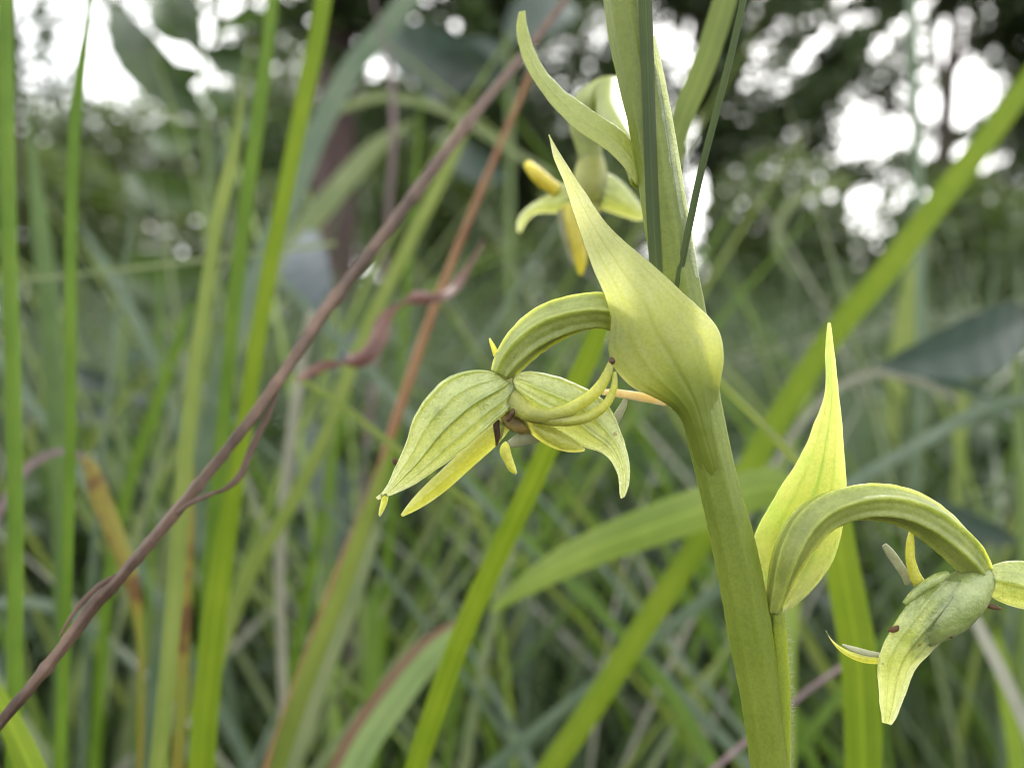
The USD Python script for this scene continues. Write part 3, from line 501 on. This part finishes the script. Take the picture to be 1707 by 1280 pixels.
for pts in ([(285, 862, 10, .115), (318, 838, 9, .1155), (350, 824, 8, .117), (376, 814, 3, .118)], [(362, 822, 4, .121), (398, 795, 12, .122), (420, 745, 12, .124), (445, 695, 11, .125), (462, 655, 4, .1265)], [(100, 1060, 4, .1085), (130, 1012, 8, .109), (165, 976, 9, .110), (200, 955, 3, .111)]):
    s_ = spline(pts, 26, power=2); pp = Pn(s_[:, 0], s_[:, 1], s_[:, 3])
    tw.part('dry_sheath', tube(pp, s_[:, 2] / 2 / F * s_[:, 3], k=9, flat=0.45, rough=0.0001), 'twig_bark')
# dry curled red leaf
q = spline([(806, 398, 3, .21), (790, 435, 9, .205), (764, 470, 18, .20), (735, 488, 22, .19), (700, 496, 25, .188), (672, 508, 9, .186), (646, 532, 26, .184), (616, 572, 38, .182), (594, 598, 30, .18), (574, 606, 8, .178), (545, 614, 22, .176), (515, 622, 16, .174), (490, 636, 3, .17)], 90, power=2)
m_, uv_ = blade_mesh(Pn(q[:, 0], q[:, 1], q[:, 3]), q[:, 2] / F * q[:, 3], roll=0.8 * np.sin(np.linspace(0, 17, 90)), vee=0.7)
single('dry_leaf', m_, 'dry_red_leaf', P(490, 640, .17), 'dusty red curled dry leaf hanging behind the twig left of the front flower', 'leaf', uv=uv_)

# a few hundred more single blades of the tangle
for k in range(300):
    r = np.random.default_rng(500 + k)
    d = 0.27 + 0.5 * r.uniform() ** 1.3; x = r.uniform(-0.70, 0.70) * d; h = r.uniform(0.18, 0.46) if d < 0.45 else r.uniform(0.24, 0.55)
    if abs(x / d * F + 853 - 1150) < 420: h = min(h, r.uniform(0.16, 0.36))
    ln = float(np.clip(r.normal() * 0.5, -0.8, 0.8)); lo = abs(r.normal() * 0.2); cu = r.uniform(0, 1.0) if d > 0.45 else r.uniform(0, 0.35)
    t = np.linspace(1, 0, 20)[:, None]
    p = np.array([x, d, -0.01]) + t * h * np.array([ln, lo, 1]) + (t ** 2.6) * h * cu * np.array([0.5 * np.sign(ln), 0.05, -0.45])
    w = r.uniform(0.0016, 0.0046) * np.sqrt(np.clip(1 - t[:, 0] ** 2.5, 0.004, 1))
    m, uv = blade_mesh(p, w, roll=r.uniform(-0.7, 0.7), vee=0.2, cols=3)
    single('slender_grass_leaf', m, ['fresh_blade', 'soft_blade', 'bluish_blade', 'pale_blade', 'lime_blade', 'fresh_blade', 'white_blade' if k % 2 == 0 else 'olive_blade'][k % 7], p[-1],
           'one of many slender blurred blades in the grass tangle behind the orchid', 'grass blade', 'slender grass blades in the tangle', uv=uv)

# ------------------------------------------------------------------ broad-leaved seedlings
def broad_leaf(base, tip, width, side, n=26, m=11, arch=0.12, cup=0.25):
    base, tip, side = np.asarray(base), np.asarray(tip), np.asarray(side, float)
    ax = tip - base; L = np.linalg.norm(ax); a = ax / L
    side = side - a * (a @ side); side /= np.linalg.norm(side); nr = np.cross(a, side)
    t = np.linspace(0, 1, n); s = np.linspace(-1, 1, m)
    wid = width * np.sin(np.pi * np.clip(t, 0.004, 0.996) ** 0.85) ** 0.75
    p = base + ax * t[:, None] + nr * (np.sin(np.pi * t) * arch * L)[:, None]
    v = p[:, None] + side * (s[None] * wid[:, None] / 2)[..., None] + nr * (cup * np.abs(s)[None] ** 1.4 * wid[:, None] / 2 + 0.03 * width * np.sin(t * 40)[:, None] * np.abs(s)[None])[..., None]
    i = np.arange(n - 1)[:, None] * m; j = np.arange(m - 1)[None]
    aa, b, c, d = i + j, i + j + 1, i + m + j + 1, i + m + j
    return v.reshape(-1, 3), np.concatenate([np.stack([aa, b, c], -1).reshape(-1, 3), np.stack([aa, c, d], -1).reshape(-1, 3)])
def seedling(name, label, stem_px, d, lv, mat, stalk='green_stalk', cat='plant'):
    g = P(stem_px[-1][0], stem_px[-1][1], d); g[2] = 0
    t = Thing(name, g, label, cat)
    pts = np.array([P(x, y, d) for x, y in stem_px] + [g])
    t.part('stem', tube(spline(pts, 30, power=2), np.linspace(0.0012, 0.0028, 30), k=8), stalk)
    for (x0, y0, x1, y1, w, dd, tilt) in lv:
        b, e = P(x0, y0, d), P(x1, y1, d + dd)
        sd = np.cross(e - b, [math.sin(tilt), math.cos(tilt), 0.3 * math.sin(tilt * 3)])
        t.part('leaf', broad_leaf(b, e, w / F * d, sd), mat)
    return t
seedling('broadleaf_seedling', 'seedling with dark glaucous leaves at the right edge', [(1690, 560), (1700, 760), (1710, 980)], .28,
         [(1712, 528, 1465, 612, 104, -.02, .5), (1695, 560, 1830, 470, 90, .03, .4), (1700, 720, 1500, 640, 60, .06, -.6), (1700, 900, 1560, 830, 60, .05, .8)], 'glaucous_leaf')
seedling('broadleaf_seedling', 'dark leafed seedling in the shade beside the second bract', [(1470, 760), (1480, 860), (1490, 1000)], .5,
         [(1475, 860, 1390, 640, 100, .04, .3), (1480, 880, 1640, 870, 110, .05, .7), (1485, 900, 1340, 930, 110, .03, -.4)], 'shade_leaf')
seedling('broadleaf_seedling', 'seedling with one steel blue leaf beside the brown twig', [(545, 500), (545, 620), (550, 800)], .34,
         [(545, 530, 512, 385, 92, .03, .15), (548, 640, 640, 560, 60, .05, .6)], 'steel_leaf')
seedling('broadleaf_seedling', 'dark leafed sapling standing against the white sky at the upper left', [(330, 60), (345, 250), (350, 480), (352, 700)], .62,
         [(345, 200, 180, 10, 84, .03, .2), (335, 100, 470, 30, 70, .05, .9), (340, 80, 300, -90, 70, .04, .3), (342, 120, 255, 150, 50, .06, .5), (336, 90, 420, 110, 56, .05, .3), (333, 70, 250, -10, 60, .05, .7), (338, 100, 330, -40, 54, .02, .4), (344, 160, 420, 175, 50, .05, .9), (346, 230, 250, 240, 54, .05, .3), (348, 300, 480, 190, 60, .08, .4), (348, 330, 210, 300, 70, .05, .8), (350, 460, 200, 455, 90, .04, .6)], 'shade_leaf')
seedling('broadleaf_seedling', 'dark broad leaves hanging above the middle of the brown twig', [(840, 60), (850, 300), (850, 600)], .7,
         [(842, 130, 620, 60, 95, .05, .5), (842, 80, 700, 175, 90, .05, -.5), (842, 70, 960, 10, 90, .04, .5), (848, 300, 740, 230, 60, .05, .6)], 'glaucous_leaf')
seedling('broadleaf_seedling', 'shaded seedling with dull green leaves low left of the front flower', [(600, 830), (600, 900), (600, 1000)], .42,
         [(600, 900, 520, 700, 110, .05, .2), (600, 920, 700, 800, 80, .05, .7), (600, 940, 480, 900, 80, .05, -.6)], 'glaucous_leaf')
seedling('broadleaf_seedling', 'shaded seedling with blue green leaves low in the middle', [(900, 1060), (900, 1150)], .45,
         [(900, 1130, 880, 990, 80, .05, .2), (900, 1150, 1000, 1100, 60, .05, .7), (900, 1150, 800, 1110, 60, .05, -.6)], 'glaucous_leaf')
seedling('broadleaf_seedling', 'small wavy leafed seedling behind the left blades', [(200, 560), (205, 640), (205, 760)], .5,
         [(202, 640, 120, 600, 50, .04, .7), (202, 630, 240, 590, 46, .04, .5), (203, 660, 250, 665, 46, .04, .8), (203, 690, 130, 670, 46, .05, .9)], 'glaucous_leaf')

# ------------------------------------------------------------------ the orchid
g = P(1330, 1600, .097); g[2] = 0
orchid = Thing('green_orchid', g, 'yellow green orchid with twisted hooded flowers and pointed bracts on a thick stem', 'orchid')
st = spline([(1032, -60, 58, 62), (1050, 60, 54, 66), (1085, 220, 48, 66), (1112, 380, 44, 70), (1142, 540, 38, 74), (1165, 660, 22, 68), (1194, 790, 8, 64), (1226, 920, 4, 70), (1248, 1040, 2, 70), (1268, 1160, 2, 64), (1284, 1290, 4, 60), (1298, 1420, 6, 60)], 120, power=2)
sd = D0 + st[:, 2] * U
sp = Pn(st[:, 0], st[:, 1], sd); sr = st[:, 3] / 2 * sd / F
low = to_ground(sp)[len(sp):]; sp = np.vstack([sp, low]); sr = np.r_[sr, sr[-1] * np.array([1.05, 1.1, 1.15])]
stem_part = orchid.part('stem', tube(sp, sr, k=60, ribs=7, amp=0.09, twist=2.0, rough=0.00008), 'stem_tissue')
# second edge of the leaf sheath that runs up the stem at the lower right
orchid.part('leaf_sheath', px_tube([(1290, 985, -4, 10), (1298, 1030, -8, 20), (1302, 1090, -8, 24), (1304, 1170, -6, 28), (1300, 1300, 0, 32), (1304, 1420, 4, 34)], k=18, flat=0.7, rough=0.00005), 'stem_tissue')
# pale winged edge of the upper stem
orchid.part('stem_wing', petal([(1080, 60), (1092, 200), (1110, 350), (1130, 470), (1150, 560)], [(1092, 60), (1118, 180), (1142, 320), (1162, 440), (1182, 560)], [30, 26, 22, 20, 20], bulge=4, thick=5), 'sepal_tissue')
orchid.part('bract', petal([(913, 226), (922, 262), (944, 318), (968, 388), (992, 452), (1010, 500), (1018, 540), (1014, 580), (1026, 616), (1054, 645), (1100, 668), (1126, 688), (1145, 730), (1164, 790), (1186, 850)],
                           [(917, 224), (936, 258), (975, 318), (1012, 372), (1058, 418), (1104, 456), (1152, 500), (1196, 546), (1205, 585), (1202, 625), (1198, 662), (1200, 700), (1210, 740), (1222, 795), (1228, 850)],
                           [14, 0, -14, -24, -30, -30, -24, -8, 8, 9, 22], fold=9, bulge=[1, 2, 3, 4, 5, 6, 9, 17, 30, 33, 29], thick=4.6, veins=[(0, -3.0, 0.06), (0.45, 1.6, 0.06), (-0.45, 1.6, 0.06), (0.75, 1.2, 0.05), (-0.75, 1.2, 0.05)], rim=1.5, n=130, m=60, wav=7, seed=2, edge=0.35, deep=[0, 0, 0, 0, 0, 0, 0, 6, 34, 50, 50]), 'bract_tissue', 'large pointed bract in front of the stem')
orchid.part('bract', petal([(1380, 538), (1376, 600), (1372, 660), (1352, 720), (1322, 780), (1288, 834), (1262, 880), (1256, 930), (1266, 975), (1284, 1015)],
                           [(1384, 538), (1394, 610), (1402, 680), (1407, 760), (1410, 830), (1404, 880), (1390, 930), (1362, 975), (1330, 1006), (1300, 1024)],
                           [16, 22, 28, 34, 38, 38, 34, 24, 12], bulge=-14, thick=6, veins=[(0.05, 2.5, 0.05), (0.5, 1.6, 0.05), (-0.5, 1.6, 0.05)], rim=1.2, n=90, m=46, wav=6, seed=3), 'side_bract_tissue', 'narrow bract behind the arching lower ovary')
orchid.part('bract', petal([(866, 20), (862, 60), (875, 105), (900, 150), (932, 190), (972, 226), (1010, 250), (1045, 285), (1062, 310)],
                           [(876, 18), (886, 70), (905, 110), (936, 146), (975, 176), (1010, 200), (1042, 222), (1062, 248), (1072, 280)],
                           [150, 136, 116, 96, 80, 66, 56, 50], bulge=3, thick=4, veins=[(0, 2, 0.06)], wav=5, seed=5, skew=8), 'upper_bract_tissue', 'recurved upper bract pointing to the upper left')

def hairs(name, root, out, n, length, seed):
    """Fine pale hairs standing off an edge: root (px, py, depth offset) along the edge, out their direction in the picture."""
    r = np.random.default_rng(seed); q = spline(root, 200, power=2)[r.integers(0, 200, n)]
    P0 = Pn(q[:, 0], q[:, 1], D0 + q[:, 2] * U); L = length * r.uniform(0.5, 1.2, n)
    ang = math.atan2(-out[1], out[0]) + r.normal(size=n) * 0.45
    v = np.stack([np.cos(ang), r.normal(size=n) * 0.5, np.sin(ang)], 1) * (L * U)[:, None]
    pts = np.stack([P0 - v * 0.2, P0 + v * 0.5 + r.normal(size=(n, 3)) * U * 0.8, P0 + v + r.normal(size=(n, 3)) * U * 2], 1).reshape(-1, 3) - orchid.base
    c = UsdGeom.BasisCurves.Define(stage, numbered(path_of(orchid.prim) + '/' + name))
    c.CreateTypeAttr('linear'); c.CreateCurveVertexCountsAttr([3] * n); c.CreatePointsAttr([Gf.Vec3f(*map(float, p)) for p in pts])
    c.CreateWidthsAttr([0.55 * U, 0.45 * U, 0.2 * U] * n); c.SetWidthsInterpolation('vertex')
    UsdShade.MaterialBindingAPI.Apply(c.GetPrim()).Bind(M['white_hair'])
    tag(c.GetPrim(), kind='stuff')
hairs('hair', [(1300, 1010, -8), (1313, 1090, -8), (1317, 1170, -6), (1314, 1290, 0)], (1, -0.15), 170, 9, 3)
def flower_front():
    fl = orchid.part('flower', px_tube([(838, 616, 10, 30), (844, 640, 12, 40), (852, 668, 14, 46), (862, 694, 18, 40), (880, 712, 22, 26)], k=26, n=40, rough=0.00008), 'petal_tissue', 'nearest flower, left of the large bract')
    pt = lambda nme, m, mat, lab=None: orchid.part(nme, m, mat, lab, under=fl)
    pt('ovary', px_tube([(1140, 676, 18, 36), (1108, 612, 12, 52), (1068, 554, 12, 58), (1022, 521, 14, 60), (970, 521, 0, 60), (920, 538, -2, 62), (880, 566, -2, 58), (852, 598, 0, 48), (836, 626, 2, 34)], n=110, k=72, ribs=6, amp=0.24, twist=-9, phase=2.0, rough=0.00007), 'ovary_tissue')
    pt('lateral_sepal', petal([(838, 632), (816, 618), (785, 617), (750, 628), (716, 656), (692, 692), (676, 738), (660, 775), (645, 808), (626, 829)],
                              [(858, 640), (862, 656), (854, 676), (830, 700), (796, 730), (758, 760), (722, 786), (690, 806), (660, 822), (630, 833)],
                              [0, -12, -20, -22, -18, -10, 0, 8], bulge=14, thick=6.5, rim=7, veins=[(0.12, 7, 0.07), (-0.42, 3, 0.08), (0.6, 3, 0.08)], n=110, m=80, wav=5, seed=8), 'sepal_tissue')
    pt('sepal_tip', finger([(640, 822, 6, 12), (640, 838, 8, 11), (636, 850, 9, 8), (633, 860, 9, 3)], flat=.6), 'petal_tissue')
    pt('petal', petal([(846, 690), (800, 722), (762, 758), (724, 794), (692, 826), (668, 858)], [(858, 700), (828, 742), (790, 776), (750, 812), (712, 840), (671, 861)], [12, 8, 6, 8, 10, 12], bulge=8, thick=9, seed=9, veins=[(0, 1.5, 0.1)]), 'petal_tissue')
    pt('lateral_sepal', petal([(852, 634), (870, 620), (902, 622), (944, 632), (980, 648), (1006, 668), (1028, 700), (1042, 738), (1050, 776), (1048, 806), (1041, 828)],
                              [(852, 640), (858, 664), (878, 690), (910, 712), (944, 730), (976, 746), (1002, 754), (1020, 772), (1030, 792), (1032, 812), (1036, 831)],
                              [2, -2, 0, 4, 6, 4, 0, -4, -8], bulge=16, thick=6.5, rim=5, veins=[(-0.25, 4, 0.08), (0.3, 3, 0.08)], n=110, m=70, wav=5, seed=10), 'sepal_tissue')
    pt('lip', petal([(868, 690), (900, 702), (940, 722), (976, 748)], [(878, 716), (905, 738), (945, 753), (974, 752)], [4, -10, -10, 4], bulge=10, thick=9, rim=2, seed=11), 'petal_tissue')
    pt('petal_horn', finger([(846, 648, 8, 36), (864, 676, -14, 36), (895, 692, -32, 28), (930, 690, -36, 25), (968, 672, -38, 22), (996, 650, -38, 20), (1012, 624, -36, 16), (1019, 602, -34, 9)], flat=.65), 'petal_tissue')
    pt('petal_horn', finger([(880, 692, -24, 20), (920, 700, -32, 20), (960, 700, -34, 18), (994, 688, -34, 16), (1014, 668, -34, 14), (1024, 642, -34, 11), (1024, 620, -33, 7)]), 'petal_tissue')
    pt('horn_tip', finger([(1018, 606, -35, 9), (1020, 600, -35, 10), (1018, 596, -35, 4)]), 'brown_tissue')
    pt('anther', finger([(840, 690, 0, 16), (854, 704, -2, 26), (870, 711, -2, 24), (890, 718, 2, 8)], flat=.5), 'anther_tissue')
    pt('anther_mark', finger([(846, 702, -22, 5), (852, 692, -24, 9), (857, 682, -22, 5)]), 'brown_tissue')
    pt('column_tooth', finger([(828, 700, 0, 12), (828, 716, -2, 11), (829, 732, -2, 8), (827, 743, -2, 3)]), 'brown_tissue')
    pt('column_tooth', finger([(838, 704, 2, 9), (836, 720, 2, 7), (834, 736, 2, 2)]), 'petal_tissue')
    pt('spur', finger([(900, 724, 14, 22), (880, 730, 14, 24), (860, 736, 12, 20), (848, 740, 10, 10)], flat=.6), 'pale_tissue')
    pt('lip_lobe', finger([(846, 738, 10, 8), (842, 750, 10, 18), (848, 768, 9, 15), (856, 784, 8, 11), (861, 789, 8, 4)], flat=.7), 'petal_tissue')
    pt('pale_lobe', finger([(1018, 716, 20, 14), (1026, 700, 20, 15), (1036, 682, 20, 13), (1043, 664, 20, 7)], flat=.7), 'pale_tissue')
    pt('side_lobe', finger([(1004, 654, 20, 10), (1040, 657, 22, 15), (1075, 663, 22, 15), (1112, 672, 20, 12)], flat=.5), 'orange_tissue')
    pt('blemish', finger([(728, 682, -24, 5), (733, 681, -25, 11), (738, 684, -24, 5)], flat=.3), 'brown_tissue')
    pt('blemish', finger([(655, 764, 0, 4), (659, 770, -2, 9), (663, 776, -1, 4)], flat=.4), 'brown_tissue')
    pt('bristle', finger([(828, 592, 8, 12), (822, 578, 8, 8), (816, 564, 8, 3)]), 'yellow_tissue')
flower_front()
def flower_low():
    fl = orchid.part('flower', px_tube([(1638, 950, 2, 40), (1618, 978, -4, 68), (1592, 1004, -8, 80), (1562, 1032, -10, 72), (1532, 1062, -8, 40)], k=26, n=40, rough=0.00008), 'sepal_tissue', 'lower right flower at the edge of the picture')
    pt = lambda nme, m, mat, lab=None: orchid.part(nme, m, mat, lab, under=fl)
    pt('ovary', px_tube([(1288, 1020, -2, 22), (1304, 960, -12, 40), (1326, 906, -18, 54), (1362, 862, -20, 58), (1416, 840, -20, 56), (1476, 838, -18, 56), (1530, 856, -14, 58), (1578, 892, -10, 60), (1612, 928, -4, 54), (1634, 958, 0, 36)], n=120, k=72, ribs=6, amp=0.24, twist=8, phase=1.0, rough=0.00007), 'ovary_tissue')
    pt('lateral_sepal', petal([(1556, 966), (1524, 990), (1500, 1026), (1478, 1062), (1464, 1100), (1464, 1140), (1468, 1180), (1472, 1204)],
                              [(1640, 968), (1642, 1000), (1616, 1030), (1584, 1058), (1550, 1090), (1524, 1122), (1508, 1160), (1486, 1208)],
                              [-4, -14, -18, -14, -10, -4, 0], bulge=22, thick=7, rim=2, veins=[(0.1, 2.5, 0.06), (-0.5, 2, 0.06), (0.6, 2, 0.06)], n=90, m=44, wav=6, seed=14), 'sepal_tissue')
    pt('hood_rim', finger([(1508, 1006, -16, 8), (1524, 990, -20, 14), (1548, 972, -22, 16), (1566, 962, -22, 15), (1580, 955, -18, 7)]), 'sepal_tissue')
    pt('lateral_sepal', petal([(1640, 950), (1664, 938), (1700, 934), (1745, 944), (1790, 975)], [(1634, 962), (1648, 990), (1680, 1008), (1725, 1016), (1788, 980)], [0, -10, -12, -8, 0], bulge=14, thick=7, rim=3, veins=[(0, 2.5, .07)], seed=16), 'sepal_tissue')
    pt('petal_horn', finger([(1534, 974, -2, 20), (1522, 950, 0, 17), (1517, 920, 2, 14), (1518, 898, 2, 11), (1520, 880, 2, 4)]), 'petal_tissue')
    pt('pale_lobe', finger([(1516, 972, 20, 16), (1500, 944, 20, 15), (1486, 924, 20, 15), (1474, 908, 20, 9)], flat=.7), 'pale_tissue')
    pt('lip', petal([(1376, 1050), (1394, 1072), (1425, 1088), (1465, 1096)], [(1378, 1052), (1402, 1086), (1432, 1102), (1466, 1106)], [6, 0, -4, -2], bulge=4, thick=9, seed=17), 'petal_tissue')
    pt('lip_inside', finger([(1404, 1074, -4, 4), (1430, 1084, -8, 10), (1468, 1092, -6, 8)], flat=.6), 'pale_tissue')
    pt('anther_mark', finger([(1636, 1004, -14, 5), (1652, 1010, -16, 9), (1668, 1014, -14, 4)]), 'brown_tissue')
    for x, y, z, w in ((1470, 1106, -13, 6), (1586, 1061, -33, 7)):
        pt('spot', finger([(x - w * .5, y + w * .3, z, w * .4), (x, y, z - 2, w), (x + w * .5, y - w * .2, z, w * .4)], flat=.4), 'brown_tissue')
    pt('spot', finger([(1480, 1050, -24, 5), (1492, 1048, -26, 11), (1502, 1044, -24, 5)], flat=.5), 'brown_tissue')
    pt('spot', finger([(1519, 1049, -33, 5), (1525, 1044, -34, 10), (1529, 1039, -33, 5)], flat=.4), 'anther_tissue')
flower_low()
def flower_rear():
    z = 680
    fl = orchid.part('flower', px_tube([(985, 262, z, 40), (984, 300, z, 58), (978, 330, z, 56), (968, 350, z, 40)], k=22, n=36), 'petal_tissue', 'blurred rear flower behind the large bract')
    pt = lambda nme, m, mat, lab=None: orchid.part(nme, m, mat, lab, under=fl)
    pt('ovary', px_tube([(1068, 300, 90, 34), (1046, 240, 230, 46), (1020, 185, 420, 56), (996, 172, z - 30, 60), (976, 196, z, 56), (978, 230, z, 46), (984, 270, z, 40)], n=80, k=30, ribs=3, amp=0.14, twist=3), 'ovary_tissue')
    pt('lateral_sepal', petal([(985, 290), (950, 300), (912, 325), (880, 345), (862, 370), (864, 388)], [(985, 340), (955, 352), (920, 356), (892, 358), (878, 372), (868, 388)], [z - 10] * 6, bulge=16, thick=8, seed=20), 'sepal_tissue')
    pt('lateral_sepal', petal([(985, 290), (1015, 290), (1045, 312), (1068, 340), (1082, 356)], [(985, 345), (1010, 352), (1040, 362), (1064, 368), (1080, 362)], [z - 10] * 6, bulge=16, thick=8, seed=21), 'sepal_tissue')
    pt('petal_horn', finger([(930, 318, z - 20, 22), (912, 306, z - 22, 24), (892, 288, z - 22, 22), (878, 272, z - 20, 12)]), 'yellow_tissue')
    pt('lip', finger([(952, 345, z - 14, 30), (956, 380, z - 20, 28), (964, 410, z - 20, 26), (968, 440, z - 18, 18), (968, 458, z - 16, 6)]), 'yellow_tissue')
    pt('lip_lobe', finger([(936, 350, z - 10, 12), (940, 380, z - 14, 14), (948, 412, z - 14, 12), (956, 440, z - 10, 5)]), 'pale_tissue')
    pt('petal', finger([(985, 345, z - 10, 30), (982, 380, z - 16, 28), (978, 410, z - 14, 18)]), 'petal_tissue')
flower_rear()
